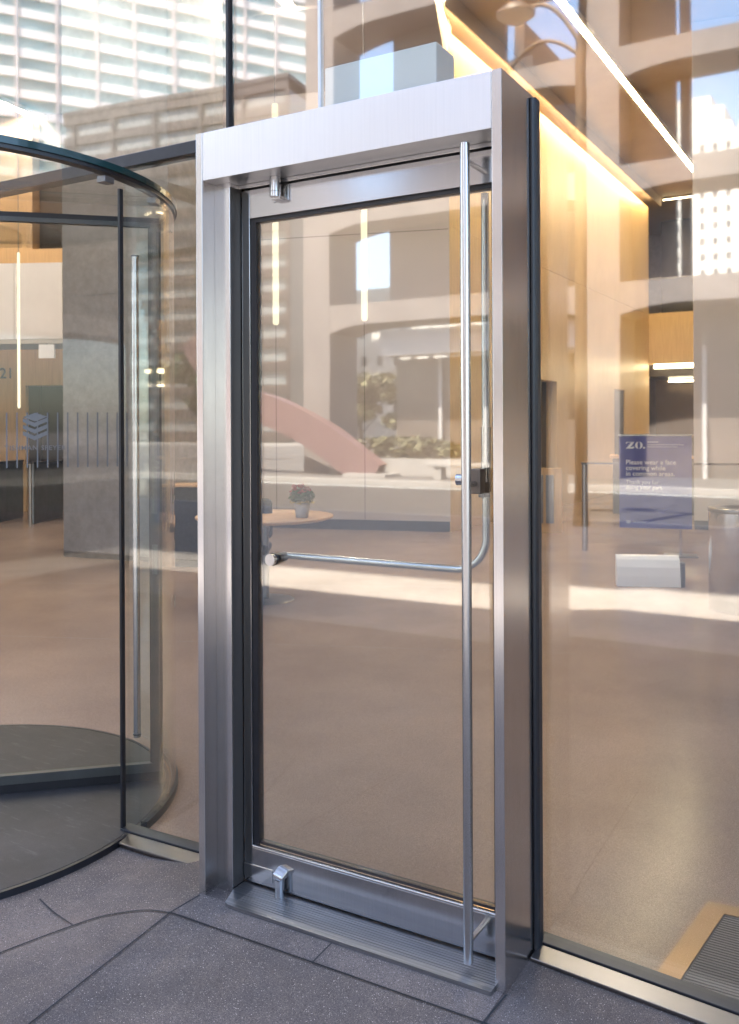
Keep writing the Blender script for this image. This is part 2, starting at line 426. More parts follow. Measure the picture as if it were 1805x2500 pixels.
# roof, parapet (their shade falls across the pavement where the camera stands) and side walls
MB().box(-22, 12, 2.72, 31, 8.6, 9.0).build('roof', M['conc_ext'], bld)
MB().box(-22, 12, 2.66, 2.80, 8.6, 10.0).build('parapet', M['conc_ext'], bld)
for b6, mt_ in (((-22.3, -22, 2.77, 31), 'conc_in'), ((8, 8.3, 2.77, 31), 'wall_warm'), ((-22, 8, 31, 31.3), 'conc_in')): MB().box(*b6, -.3, 8.59).build('wall', M[mt_], bld)
MB().box(.601, 8.0, 2.64, 2.76, -.15, 8.59).build('end_wall', M['conc_ext'], bld)  # unseen wall moved in over the glazing to keep daylight off the floor
MB().box(-22, -9.0, 2.64, 2.76, -.1, 8.59).build('end_wall', M['conc_ext'], bld)

MB().box(-60, 40, 3.0, 9.3, 25.0, 25.6).build('roof_canopy', M['conc_ext'], bld)  # unseen slab added to shade the pavement beyond the sunlit strip
for x in (-15, 4): MB().box(x, x + .5, 6, 6.5, 9.0, 24.99).build('canopy_post', M['greymetal'], bld)  # invented supports for the shading slab, out of view

# white housing behind the glass above the portal
wh = thing('operator_housing', (-1.58, 2.80, 2.66), 'plain white box housing standing behind the glass above the steel portal', 'housing')
MB().box(-1.785, -1.335, 2.755, 2.90, 2.64, 2.905).build('housing_body', M['whitebox'], wh, .004)
MB().box(-1.79, -1.33, 2.75, 2.905, 2.6, 2.64).build('housing_base', M['steel'], wh)

# ------------------------------------------------------------------ steel portal
po = thing('door_portal', (-1.52, 2.5, -.01), 'brushed stainless steel box portal framing the glass door', 'door frame')
lj = MB().prism([(-2.087, 2.40), (-2.060, 2.40), (-2.060, 2.60), (-2.087, 2.68)], -.02, 2.617)
lj.build('jamb', M['steel'], po, .0012)
MB().prism([(-2.0595, 2.463), (-1.990, 2.463), (-1.990, 2.60), (-2.0595, 2.60)], -.02, 2.4515).build('jamb_return', M['steel'], po, .0015)
MB().prism([(-.990, 2.40), (-.960, 2.40), (-.960, 2.68), (-.990, 2.60)], -.02, 2.617).build('jamb', M['steel'], po, .0012)
MB().box(-2.0595, -2.0575, 2.404, 2.4625, .0, 2.4512).build('jamb_liner', M['liner_grey'], po)  # thin strip added to carry the outer reveal's shade
MB().box(-1.9896, -1.9875, 2.467, 2.520, .008, 2.4370).build('jamb_liner', M['liner'], po)  # darker strip standing in for shade on the inner reveal
MB().box(-2.0588, -.9912, 2.4008, 2.66, 2.452, 2.6165).build('header', M['steel_h'], po, .0012)
MB().box(-1.9895, -.9912, 2.512, 2.60, 2.4375, 2.4515).build('header_stop', M['steel_door'], po, .001)
MB().box(-1.984, -.993, 2.535, 2.59, 2.4323, 2.4372).build('weather_strip', M['black'], po)
MB().box(-2.0875, -.9595, 2.6805, 2.693, 2.60, 2.622).build('head_gasket', M['black'], po)
gk = MB().prism([(-.9595, 2.628), (-.949, 2.632), (-.944, 2.648), (-.944, 2.672), (-.949, 2.690), (-.9595, 2.692)], -.02, 2.604)
gk.build('gasket', M['black'], po, .004)
MB().box(-2.094, -2.0878, 2.655, 2.692, -.04, 2.60).build('gasket', M['black'], po)

th_ = thing('threshold', (-1.5, 2.44, -.01), 'ribbed stainless threshold plate under the glass door', 'threshold')
tp = MB().prism([(-1.955, 2.378), (-1.935, 2.370), (-.9915, 2.370), (-.9915, 2.565), (-1.985, 2.565), (-1.985, 2.462)], -.012, .006)
tp.build('threshold_plate', M['threshold'], th_, .003)
rb = MB()
for k in range(9): rb.box(-1.925, -.9925, 2.402 + k * .012, 2.407 + k * .012, .0062, .0072)
rb.build('rib_strip', M['threshold'], th_)

# ------------------------------------------------------------------ glass door
dr = thing('glass_door', (-1.5, 2.54, .01), 'tall swing door of clear glass in brushed steel rails', 'door')
MB().box(-1.984, -1.950, 2.522, 2.572, .012, 2.432).build('stile', M['steel_door'], dr, .0015)
MB().box(-1.024, -.992, 2.522, 2.572, .012, 2.432).build('stile', M['steel_door'], dr, .0015)
MB().box(-1.9495, -1.0245, 2.520, 2.574, 2.332, 2.432).build('top_rail', M['steel_door'], dr, .0015)
br_ = MB().box(-1.9495, -1.0245, 2.520, 2.574, .013, .134)
br_.build('bottom_rail', M['steel_door'], dr, .0015)
MB().prism_xz([(-1.9495, .1345), (-1.0245, .1345), (-1.0245, .144), (-1.9495, .144)], 2.517, 2.535).build('glazing_bead', M['steel_tube'], dr, .003)
MB().box(-1.9495, -1.928, 2.530, 2.560, .1445, 2.3315).box(-1.045, -1.0245, 2.530, 2.560, .1445, 2.3315) \
    .box(-1.9275, -1.0455, 2.530, 2.560, 2.318, 2.3315).box(-1.9275, -1.0455, 2.536, 2.560, .1445, .154).build('gasket', M['black'], dr)
MB().box(-1.9272, -1.0458, 2.541, 2.551, .1545, 2.3175).build('glass_pane', M['glass_door'], dr)
MB().box(-1.984, -1.86, 2.5165, 2.5215, .03, .075).build('pivot_plate', M['steel_door'], dr, .001)
# pull handle
ph = MB().tube([(-1.090, 2.437, .028), (-1.090, 2.437, 2.434)], .0148, 24)
ph = ph.build('pull_handle', M['steel_tube'], dr)
for z in (.085, 1.43, 2.385):
    MB().tube([(-1.090, 2.449, z), (-1.090, 2.5195 if z != 1.43 else 2.4995, z)], .0085, 14).build('handle_post', M['steel_tube'], ph)
# pivots on the hinge side
p1 = MB().tube([(-1.815, 2.490, 2.402), (-1.815, 2.490, 2.4515)], .019, 24).tube([(-1.815, 2.490, 2.384), (-1.815, 2.490, 2.4005)], .019, 24)
p1.build('top_pivot', M['steel_tube'], dr, .001)
MB().box(-1.845, -1.778, 2.5165, 2.5195, 2.374, 2.428).box(-1.833, -1.797, 2.49, 2.5165, 2.376, 2.388).build('pivot_bracket', M['steel_door'], dr, .0008)
p2 = MB().tube([(-1.815, 2.496, .007), (-1.815, 2.496, .066)], .0165, 24)
p2.add([(-1.834, 2.482, .0665), (-1.796, 2.482, .0665), (-1.796, 2.5195, .0665), (-1.834, 2.5195, .0665),
        (-1.834, 2.482, .088), (-1.796, 2.482, .079), (-1.796, 2.5195, .091), (-1.834, 2.5195, .100)],
       [(3, 2, 1, 0), (4, 5, 6, 7), (0, 1, 5, 4), (1, 2, 6, 5), (2, 3, 7, 6), (3, 0, 4, 7)])
p2.build('bottom_pivot', M['steel_tube'], dr, .004)
# inside exit device: vertical rod bent into a push bar
pts = [(-1.098, 2.605, 2.325), (-1.098, 2.605, 1.26)]
for k in range(1, 13):
    a = R(90 * k / 12); pts.append((-1.098 - .105 + .105 * math.cos(a), 2.605, 1.255 - .105 * math.sin(a)))
pts.append((-1.865, 2.605, 1.150))
pb = MB().tube(pts, .0125, 20).build('panic_bar', M['steel_tube'], dr)
MB().tube([(-1.862, 2.512, 1.146), (-1.862, 2.530, 1.146)], .0205, 28).build('bar_cap', M['steel_tube'], pb, .002)
MB().tube([(-1.862, 2.530, 1.146), (-1.862, 2.5405, 1.146)], .0225, 28).tube([(-1.862, 2.552, 1.146), (-1.862, 2.604, 1.148)], .017, 20).build('bar_washer', M['black'], pb)
MB().tube([(-1.098, 2.605, 1.60), (-1.098, 2.605, 1.40)], .0155, 20).tube([(-1.098, 2.605, 2.0), (-1.098, 2.605, 2.006)], .0135, 20).build('rod_sleeve', M['steel_door'], pb)
lk = MB().box(-1.118, -1.073, 2.500, 2.540, 1.399, 1.474).build('lock_box', M['lockmetal'], dr, .002)
MB().tube([(-1.119, 2.486, 1.442), (-1.142, 2.484, 1.442)], .017, 24).build('key_cylinder', M['steel_tube'], lk, .002)
MB().box(-1.102, -1.083, 2.552, 2.60, 1.385, 1.43).build('rod_latch', M['darkmetal'], dr, .002)

# ------------------------------------------------------------------ revolving door
CX, CY, RD = -3.68, 2.48, 1.0
rv = thing('revolving_door', (CX, CY, -.04), 'curved glass revolving door drum with dark floor disc', 'revolving door')
d_ = MB().lathe([(0, -.036), (RD - .004, -.036), (RD, -.040), (RD, -.0645)], CX, CY, 120, False)
d_.build('floor_disc', M['slate'], rv)
MB().arc(CX, CY, RD + .001, RD + .016, 0, 360, -.066, -.037, 120).build('disc_rim', M['black'], rv)
MB().arc(CX, CY, RD + .036, RD + .048, 12.5, 78, -.012, 2.58, 40).build('drum_glass', M['glass_low'], rv)
MB().arc(CX, CY, RD + .028, RD + .056, 14, 62, -.045, -.012, 40).build('base_channel', M['black'], rv)
MB().arc(CX, CY, RD + .02, RD + .062, -100, 66, 2.603, 2.629, 90).build('canopy_edge', M['glass_edge'], rv, 0)
MB().arc(CX, CY, RD + .012, RD + .055, -100, 60, 2.588, 2.6025, 90).build('canopy_ring', M['black'], rv)
cd = MB().lathe([(0, 2.606), (RD + .019, 2.606)], CX, CY, 120, False)
cd.lathe([(RD + .019, 2.626), (0, 2.626)], CX, CY, 120, False)
cd.build('canopy_glass', M['glass_low'], rv)
MB().box(-2.741, -2.729, 2.672, 2.692, -.036, 2.58).build('post', M['black'], rv, .001)
for a in (2.5, 22):
    x, y = CX + (RD + .028) * math.cos(R(a)), CY + (RD + .028) * math.sin(R(a))
    m = MB().at(x, y, 2.565, R(a)); m.box(-.02, .02, -.026, .026, -.010, .0145); m.build('clamp', M['greymetal'], rv, .002)
# one wing: frame, glass, brush, long bar handle
WA = math.atan2(.672, .707)
def wing_pt(t, off=0): return (CX + t * math.cos(WA) + off * math.sin(WA), CY + t * math.sin(WA) - off * math.cos(WA))
def wbox(m, t0, t1, o0, o1, z0, z1):
    m.at(CX, CY, 0, WA); m.box(t0, t1, -o1, -o0, z0, z1); m.M = Matrix.Identity(4); return m
wg = wbox(MB(), .06, .935, -.004, .004, .045, 2.535).build('wing_glass', M['glass_low'], rv)
w = MB(); wbox(w, .06, .975, -.016, .016, .004, .045); wbox(w, .06, .975, -.016, .016, 2.535, 2.556); wbox(w, .9355, .975, -.016, .016, .0452, 2.5348)
w.build('wing_frame', M['wing_metal'], wg, .001)
w = MB(); wbox(w, .06, .982, -.012, .012, -.035, .0035); wbox(w, .06, .98, -.012, .012, 2.5565, 2.579); wbox(w, .9755, .988, -.008, .008, -.03, 2.556); wbox(w, .93, .935, -.0165, .0165, .05, 2.53)
w.build('wing_brush', M['black'], wg)
MB().lathe([(.035, -.036), (.035, 2.6)], CX, CY, 24).build('centre_shaft', M['greymetal'], rv)
# handle
def best_t(px):                    # distance along the wing where the photograph's bar stands
    return px
hx, hy_ = wing_pt(.872, .055)
hd = MB().tube([(hx, hy_, .185), (hx, hy_, 2.395)], .0155, 22).build('wing_handle', M['steel_tube'], wg)
hb = MB()
for z0, z1 in ((.185, .205), (2.375, 2.398)): hb.tube([(hx, hy_, z0 + .012), (hx, hy_, z0 + .018)], .0185, 22)
for z in (.30, 2.30): hb.tube([(hx, hy_, z), (*wing_pt(.872, .005), z)], .008, 12)
hb.build('handle_collar', M['darkmetal'], hd)
# frit bars and the emblem on the wing glass
m = MB()
for k in range(20): wbox(m, .045 + k * .0435, .051 + k * .0435, .0045, .006, 1.425, 1.675)
m.build('frit_bar', M['frit'], wg)
def wingF(t, z): 
    x, y = wing_pt(t, .0065); return Matrix.Translation((x, y, z)) @ Matrix.Rotation(WA, 4, 'Z') @ Matrix.Rotation(math.pi / 2, 4, 'X')
em = MB(); em.M = wingF(.43, 1.60)
for k, zz in enumerate((.030, .0, -.030)):
    z = zz
    em.add([(-.052, z + .002, 0), (0, z - .022, 0), (0, z - .002, 0), (-.052, z + .020, 0)], [(0, 1, 2, 3)])
    em.add([(0, z - .020, .0002), (.052, z + .004, .0002), (.052, z + .022, .0002), (0, z, .0002)], [(0, 1, 2, 3)])
em.add([(-.052, .054, 0), (0, .034, 0), (.052, .056, 0), (0, .074, 0)], [(0, 1, 2, 3)])
em.build('emblem', M['decal'], wg)
text_part('lettering', 'TISHMAN SPEYER', .030, M['decal'], wg, wingF(.43, 1.505), .0004, 'CENTER', .0004, 1.15)

# ------------------------------------------------------------------ lobby interior
# beige panel wall that faces the door, with a coved top leaning towards the street
bw = thing('panel_wall', (-9, 12, 0), 'beige panelled wall with fine vertical joints behind the flower table', 'wall')
wd = math.atan2(12.84 - 11.96, 3.07)
m = MB().at(-6.02, 12.85, 0, wd); m.box(-5.6, 0, 0, .3, .12, 8.0)
m.build('wall_panel', M['wall_beige'], bw)
m = MB().at(-6.02, 12.85, 0, wd); m.box(-5.6, -.01, .012, .29, -.044, .119); m.build('skirting', M['skirt'], bw)
for b6 in ((-1.383, -1.376, .13, 7.0), (-2.883, -2.876, .13, 7.0), (-4.383, -4.376, .13, 7.0), (-5.6, -.01, 4.70, 4.708)):
    m = MB().at(-6.02, 12.85, 0, wd); m.box(b6[0], b6[1], -.0025, -.0005, b6[2], b6[3]); m.build('panel_joint', M['skirt'], bw)
m = MB().at(-6.02, 12.85, 0, wd)
m.hexa([(-5.6, -.004, 7.05), (0, -.004, 7.05), (0, -.001, 7.9), (-5.6, -.001, 7.9)], [(-5.6, -1.3, 7.78), (0, -1.3, 7.78), (0, -1.3, 8.01), (-5.6, -1.3, 8.01)])
m.build('cove_slope', M['wall_beige'], bw)
# warm timber wall running into the depth, lit by its cove
ww = thing('timber_wall', (-6.1, 19.5, 0), 'long honey coloured panelled wall washed by a cove light', 'wall')
def wseg(y0, y1, z0, z1): return MB().box(-6.32, -6.02, y0, y1, z0, z1)
m = wseg(12.86, 16.93, -.044, 4.75); m.box(-6.32, -6.02, 18.03, 22.42, -.044, 4.75).box(-6.32, -6.02, 23.42, 26.1, -.044, 4.75)
m.box(-6.32, -6.02, 16.93, 18.03, 2.53, 4.75).box(-6.32, -6.02, 22.42, 23.42, 2.53, 4.75).box(-6.32, -6.02, 12.86, 26.1, 4.757, 7.80)
m.build('wall_panel', M['wall_warm'], ww)
MB().box(-6.32, -6.25, 16.94, 18.02, -.044, 2.52).build('side_door', M['dark'], ww)
MB().box(-6.32, -6.045, 22.43, 23.41, -.044, 2.52).build('side_door', M['skirt'], ww)
cv = thing('cove_light', (-5.9, 19.5, 7.85), 'glowing cove light strip along the top of the honey coloured wall', 'light strip')
MB().box(-5.78, -5.71, 12.0, 26.0, 7.95, 7.97).build('diffuser', M['cove'], cv)
MB().box(-5.68, -5.65, 12.0, 26.05, 7.76, 8.018).build('cove_housing', M['ceiling'], cv)
# end wall with balcony
ew = thing('gallery_wall', (-3, 26.5, 0), 'honey coloured balcony front across the far end of the lobby', 'wall')
MB().box(-6.3, 2.0, 26.1, 26.4, 3.36, 4.78).build('balcony_front', M['wall_warm'], ew)
MB().box(-6.3, 2.0, 29.0, 29.3, 4.78, 8.0).box(-6.3, 2, 26.41, 29.0, 4.70, 4.77).build('gallery_recess', M['dark'], ew)
MB().box(-6.3, 2.0, 28.2, 28.5, -.044, 3.0).build('lift_wall', M['brown'], ew)
MB().box(-6.3, 2.0, 26.41, 28.5, 3.02, 3.34).build('soffit', M['dark'], ew)
MB().box(-5.95, 2.0, 26.10, 26.16, 4.785, 5.75).build('balustrade', M['glass_low'], ew)
MB().box(-5.95, 2.0, 26.09, 26.17, 5.752, 5.78).build('handrail', M['greymetal'], ew)
MB().box(-5.0, -4.9, 28.15, 28.199, -.044, 3.0).box(-3.6, -3.5, 28.15, 28.199, -.044, 3.0).build('lift_joint', M['dark'], ew)
gl1 = thing('strip_light', (-3, 26.2, 3.2), 'bright strip light under the balcony front at the lobby end', 'light strip', 'linear lobby lights')
MB().box(-5.9, 2.0, 26.2, 26.35, 3.24, 3.345).build('diffuser', M['led_dim'], gl1)
MB().box(-5.95, 2.0, 26.36, 26.405, 3.2, 3.35).build('light_housing', M['dark'], gl1)
gl3 = thing('strip_light', (-3, 26.04, 7.9), 'thin warm strip light along the ceiling above the dark gallery', 'light strip', 'linear lobby lights')
MB().box(-5.6, 2.0, 26.03, 26.07, 7.93, 7.95).build('diffuser', M['led_dim'], gl3)
MB().box(-5.6, 2.0, 26.02, 26.08, 7.951, 8.015).build('light_housing', M['ceiling'], gl3)
gl2 = thing('strip_light', (-3, 28.1, 2.95), 'dimmer strip light washing the brown lift wall below the balcony', 'light strip', 'linear lobby lights')
MB().box(-5.9, 2.0, 28.06, 28.12, 2.93, 2.98).build('diffuser', M['led_dim'], gl2)
MB().box(-5.9, 2.0, 28.125, 28.198, 2.9, 3.015).build('light_housing', M['dark'], gl2)
# pale column
pc = thing('pale_column', (-2.0, 15.6, 0), 'broad pale grey plaster column right of the blue sign', 'column')
m = MB().at(-2.763, 14.976, 0, R(10)); m.box(0, 1.7, 0, 1.2, .1, 8.01); m.build('shaft', M['conc_pale'], pc, .01)
m = MB().at(-2.763, 14.976, 0, R(10)); m.box(.01, 1.69, .01, 1.19, -.044, .1); m.build('base', M['skirt'], pc)
# concrete column behind the revolving door
cc = thing('concrete_column', (-8.5, 8.5, 0), 'massive grey concrete column behind the revolving door', 'column')
m = MB().at(-9.27, 8.07, 0, math.atan2(.15, 1.044)); m.box(0, 1.62, 0, 1.3, .02, 8.01); m.build('shaft', M['conc_in'], cc, .012)
m = MB().at(-9.27, 8.07, 0, math.atan2(.15, 1.044)); m.box(.004, 1.616, .004, 1.296, -.044, .019); m.build('base', M['greymetal'], cc)
m = MB().at(-9.27, 8.07, 0, math.atan2(.15, 1.044))
for z in (.55, 1.23, 1.90, 2.59, 3.30, 4.0): m.box(-.002, 1.622, -.002, 1.302, z, z + .008)
m.build('form_joint', M['conc_joint'], cc)
# left: lift lobby with timber wall and white bulkhead
vd = R(30.2 - 6)
tl = thing('lift_lobby_wall', (-14.8, 12, 0), 'oak lift lobby wall numbered 21 left of the concrete column', 'wall')
m = MB().at(-14.33, 12.485, 0, vd); m.box(-4, -.78, 0, .3, -.044, 5.2); m.box(-.78, 1.2, 0, .3, 2.47, 5.2); m.build('wall_panel', M['timber'], tl)
m = MB().at(-14.33, 12.485, 0, vd); m.box(-.78, -.52, .12, .2, -.044, 2.47).box(-.51, .0, .14, .2, -.044, 2.47).box(.01, 1.2, .14, .2, -.044, 2.47); m.build('lift_door', M['dark'], tl)
m = MB().at(-14.33, 12.485, 0, vd); m.box(-6, -.62, 0, .3, 5.2, 8.0); m.build('wall_panel', M['timber'], tl)
m = MB().at(-14.33, 12.485, 0, vd); m.box(-.61, 1.2, .3, .4, 5.2, 8.0); m.build('upper_glazing', M['dark'], tl)
text_part('lettering', '9 \u00b7 21', .30, M['skirt'], tl, face_frame(-14.33 - 1.02 * math.cos(vd) + .012 * math.sin(vd), 12.485 - 1.02 * math.sin(vd) - .012 * math.cos(vd), 2.62, vd), .004, 'RIGHT', .002)
bh = thing('white_bulkhead', (-13.2, 10.8, 3.2), 'white boxed balcony front above the lift lobby gates', 'balcony')
m = MB().at(-12.75, 11.095, 0, R(30.2 - 4)); m.box(-.87, 0, 0, 1.2, 3.2, 4.55).box(-5, -.88, 0, 1.2, 3.2, 4.55); m.build('bulkhead_panel', M['white'], bh)
m = MB().at(-12.75, 11.095, 0, R(30.2 - 4)); m.box(-5, 0, .01, 1.19, 3.12, 3.199); m.build('bulkhead_base', M['ceiling'], bh)
m = MB().at(-12.75, 11.095, 0, R(30.2 - 4)); m.box(-4.5, -.02, -.012, -.002, 4.56, 5.35)
ls = thing('exit_sign', (-13, 10.95, 2.9), 'small blank white box sign hanging under the white bulkhead', 'sign')
m = MB().at(-12.86, 11.02, 0, R(26)); m.box(-.30, -.02, .02, .08, 2.86, 3.10); m.build('sign_box', M['white'], ls)
m = MB().at(-12.86, 11.02, 0, R(26)); m.box(-.17, -.15, .04, .06, 3.10, 3.12); m.build('bracket', M['greymetal'], ls)

# speed gates
def gate(x, y, yaw, h, label, glass_len, post_r=.055):
    g = thing('speed_gate', (x, y, -.044), label, 'turnstile', 'speed gates across the lobby')
    m = MB().at(x, y, 0, yaw); m.box(0, .10, 0, 1.25, -.044, h); m.build('cabinet', M['greymetal'], g, .02)
    m = MB().at(x, y, 0, yaw); m.box(-.004, .104, -.004, 1.254, h, h + .025); m.build('cabinet_top', M['skirt'], g)
    m = MB().at(x, y, 0, yaw); m.box(.11, .11 + glass_len, .55, .565, .12, h - .02); m.build('glass_flap', M['glass_low'], g)
    m = MB().at(x, y, 0, yaw); m.tube([(.05, -.02, -.044), (.05, -.02, h)], .032, 16); m.build('post', M['steel_tube'], g)
    return g
for k, (lab) in enumerate(('nearest silver speed gate left of the concrete column', 'second silver speed gate left of the concrete column', 'farthest silver speed gate left of the concrete column')):
    pos = ((-12.95, 10.51), (-12.30, 11.0), (-13.6, 10.15))[(1, 0, 2)[k]]
    gate(pos[0], pos[1], R(26), 1.0, lab, .5)
# glass barrier with the sign
gb = thing('glass_barrier', (-2.9, 12.1, -.044), 'glass barrier with steel end post and dark top rail behind the blue sign', 'barrier')
GY = R(14)
for px_ in (0, 1.95):
    m = MB().at(-3.56, 11.79, 0, GY); m.tube([(px_, 0, -.044), (px_, 0, 1.10)], .042, 18); m.build('post', M['steel_tube'], gb)
m = MB().at(-3.56, 11.79, 0, GY); m.box(.05, 1.9, -.006, .006, .05, 1.09); m.build('glass_panel', M['glass_low'], gb)
m = MB().at(-3.56, 11.79, 0, GY); m.box(-.05, 2.0, -.03, .03, 1.10, 1.125); m.build('top_rail', M['skirt'], gb)
cb = thing('speed_gate', (-4.7, 13.6, -.044), 'dark speed gate cabinet by the side door in the honey coloured wall', 'turnstile', 'speed gates across the lobby')
m = MB().at(-4.95, 13.45, 0, GY); m.box(0, .5, 0, .12, -.044, .95); m.build('cabinet', M['timber'], cb)
m = MB().at(-4.95, 13.45, 0, GY); m.box(.12, .22, -.02, -.001, .1, .85).box(.26, .38, -.02, -.001, .1, .85); m.build('glass_flap', M['greymetal'], cb)
rd = thing('reception_desk', (-3.6, 17.5, -.044), 'dark low reception desk far behind the glass barrier', 'desk')
m = MB().at(-4.6, 17.0, 0, R(14)); m.box(0, 3.2, 0, .8, -.044, 1.0); m.build('desk_body', M['dark'], rd, .01)
m = MB().at(-4.6, 17.0, 0, R(14)); m.box(-.05, 3.25, -.05, .85, 1.0, 1.05); m.build('desk_top', M['timber'], rd)
m = MB().at(-4.6, 17.0, 0, R(14)); m.box(.1, .9, .2, .3, 1.05, 1.42).box(1.1, 1.6, .2, .3, 1.05, 1.38); m.build('monitor', M['dark'], rd)

# blue notice sign on a stand
sg = thing('notice_sign', (-2.7, 11.6, -.044), 'blue notice sign asking to wear a face covering on a stand', 'sign')
SX, SY, SYAW = -3.065, 11.64, R(14)
SW, S0, S1 = .845 / math.cos(R(16)), .30, 1.475
F = lambda u, v, d=.0: face_frame(SX, SY, 0, SYAW) @ Matrix.Translation((u, v, d))
m = MB(); m.M = F(0, 0); m.box(0, SW, S0, S1, -.012, 0); m.build('sign_panel', M['navy'], sg)
m = MB(); m.M = F(0, 0); m.box(-.01, SW + .01, S1 + .001, S1 + .022, -.02, .008); m.build('top_bar', M['steel_tube'], sg)
m = MB(); m.M = F(0, 0); m.tube([(SW * .85, -.03, -.035), (SW * .85, S1, -.035)], .017, 16); m.build('pole', M['steel_tube'], sg)
m = MB(); m.M = F(0, 0); m.box(SW * .85 - .2, SW * .85 + .2, -.043, -.03, -.2, .13); m.build('foot_plate', M['greymetal'], sg)
# serif stencil "ZO." drawn as filled shapes
m = MB(); m.M = F(.085, 1.315, .0015)
def quad(*p): m.add([(x, y, 0) for x, y in p], [tuple(range(len(p)))])
quad((.0, .085), (.10, .085), (.10, .078), (.012, .078), (.012, .066), (.0, .060))
quad((.062, .076), (.098, .076), (.046, .010), (.006, .010))
quad((.002, .008), (.10, .008), (.10, .030), (.092, .012), (.088, .0), (.0, .0))
def half(sx, cx):
    o = [(cx + sx * (.006 + .040 * math.cos(R(a))), .0425 + .0445 * math.sin(R(a))) for a in range(-85, 86, 10)]
    i = [(cx + sx * (.006 + .012 * math.cos(R(a))), .0425 + .038 * math.sin(R(a))) for a in range(85, -86, -10)]
    n = len(o)
    for k in range(n - 1): quad(o[k], o[k + 1], i[n - 2 - k], i[n - 1 - k])
half(1, .158); half(-1, .158)
quad(*[(.222 + .013 * math.cos(R(a)), .012 + .013 * math.sin(R(a))) for a in range(0, 360, 30)])
zo = m.build('lettering', M['print_white'], sg)
y = 1.115
for ln in ('Please wear a face', 'covering while', 'in common areas.'):
    text_part('lettering', ln, .083, M['print_white'], sg, F(.08, y, .0015), .0004, 'LEFT', .0012); y -= .073
y = .865
for ln in ('Thank you for', 'doing your part.'):
    text_part('lettering', ln, .070, M['print_grey'], sg, F(.08, y, .0015), .0004); y -= .068
# print too small to read: broken rows of fine strokes
m = MB(); m.M = F(.35, 1.325, .0015); q_ = random.Random(3)
for row, (yy, w_, h_) in enumerate(((.066, .13, .017), (.034, .44, .010), (.008, .36, .010))):
    x = 0.
    while x < w_:
        l_ = q_.uniform(.012, .03); quad((x, yy), (min(x + l_, w_), yy), (min(x + l_, w_), yy + h_), (x, yy + h_)); x += l_ + .006
m.build('small_print', M['print_grey'], sg)
text_part('lettering', 'Tishman Speyer', .026, M['print_grey'], sg, F(.165, .372, .0015), .0003)
m = MB(); m.M = F(.085, .365, .0015)
for k in range(3): quad((0, .012 * k), (.025, .012 * k - .008), (.05, .012 * k), (.05, .012 * k + .009), (.025, .012 * k + .001), (0, .012 * k + .009))
m.build('emblem', M['print_grey'], sg)

# white curved floor block, steel bin, recessed floor mat
wb = thing('floor_block', (-2.2, 9.4, -.044), 'low white curved block standing on the lobby floor before the sign', 'barrier')
m = MB().at(-2.474, 9.30, 0, R(22)); prof = [(0, -.044), (.015, .06), (.035, .15), (.07, .225), (.10, .262), (.135, .27), (.135, .255), (.14, -.044)]
n = len(prof); L = .63
m.add([(0, a, b) for a, b in prof] + [(L, a, b) for a, b in prof], [tuple(range(n)), tuple(range(2 * n - 1, n - 1, -1))] + [((i + 1) % n, i, n + i, n + (i + 1) % n) for i in range(n)])
m.build('block_shell', M['whitebox'], wb, .003)
m = MB().at(-2.474, 9.30, 0, R(22)); m.prism([(L + .002, .02), (L + .05, .03), (L + .05, .14), (L + .002, .14)], -.044, .2); m.build('end_cap', M['skirt'], wb, .01)
bn = thing('steel_bin', (-1.17, 8.66, -.044), 'tall cylindrical stainless bin inside at the right edge', 'bin')
MB().lathe([(0, -.044), (.30, -.044), (.30, .83)], -1.17, 8.66, 64).build('bin_body', M['steel'], bn)
MB().lathe([(.302, .831), (.306, .835), (.306, .865), (.30, .87), (.17, .87), (.16, .84), (0, .84)], -1.17, 8.66, 64).build('bin_lid', M['steel_flash'], bn)
fm = thing('floor_mat', (-.3, 2.95, -.044), 'recessed ribbed entrance mat in a bronze frame inside the right window', 'mat')
o = [(-.565, 3.275), (-.632, 2.72), (.55, 2.66), (.60, 3.37)]; i_ = [(-.503, 3.218), (-.562, 2.722), (.48, 2.665), (.53, 3.30)]
m = MB(); z = -.039
m.hexa([(*o[1], -.06), (*i_[1], -.06), (*i_[0], -.06), (*o[0], -.06)], [(*o[1], z), (*i_[1], z), (*i_[0], z), (*o[0], z)])
m.hexa([(*o[0], -.06), (*i_[0], -.06), (*i_[3], -.06), (*o[3], -.06)], [(*o[0], z), (*i_[0], z), (*i_[3], z), (*o[3], z)])
m.build('mat_frame', M['bronze'], fm)
j = [(-.497, 3.210), (-.555, 2.722), (.47, 2.665), (.52, 3.29)]
MB().prism([i_[0], i_[1], i_[2], i_[3]], -.06, -.0425).build('mat_edge', M['black'], fm)
MB().prism(j[::-1], -.06, -.040).build('mat_ribs', M['ribmat'], fm)

# table, flowers, chair
tb = thing('round_table', (-5.2, 6.95, -.044), 'round pale wood table seen through the glass door', 'table')
TX, TY = -5.23, 6.98
MB().lathe([(0, .725), (.60, .725), (.655, .742), (.66, .755), (.655, .762), (.63, .762), (.625, .754), (0, .754)], TX, TY, 72).build('tabletop', M['tablewood'], tb)
MB().lathe([(.0, .70), (.25, .70), (.25, .725)], TX, TY, 32).build('apron', M['skirt'], tb)
MB().lathe([(0, -.03), (.27, -.036), (.28, -.044)], TX, TY, 40).build('base', M['greymetal'], tb)
MB().tube([(TX, TY, -.03), (TX, TY, .699)], .04, 20).build('pedestal', M['greymetal'], tb)
pt = thing('flower_pot', (-4.83, 7.03, .755), 'grey pot of red flowers on the round table', 'plant')
FX, FY = -4.83, 7.03
MB().lathe([(0, .7555), (.055, .7555), (.064, .80), (.073, .87), (.076, .895), (.068, .895), (.064, .885), (0, .88)], FX, FY, 32).build('pot', M['pot'], pt)
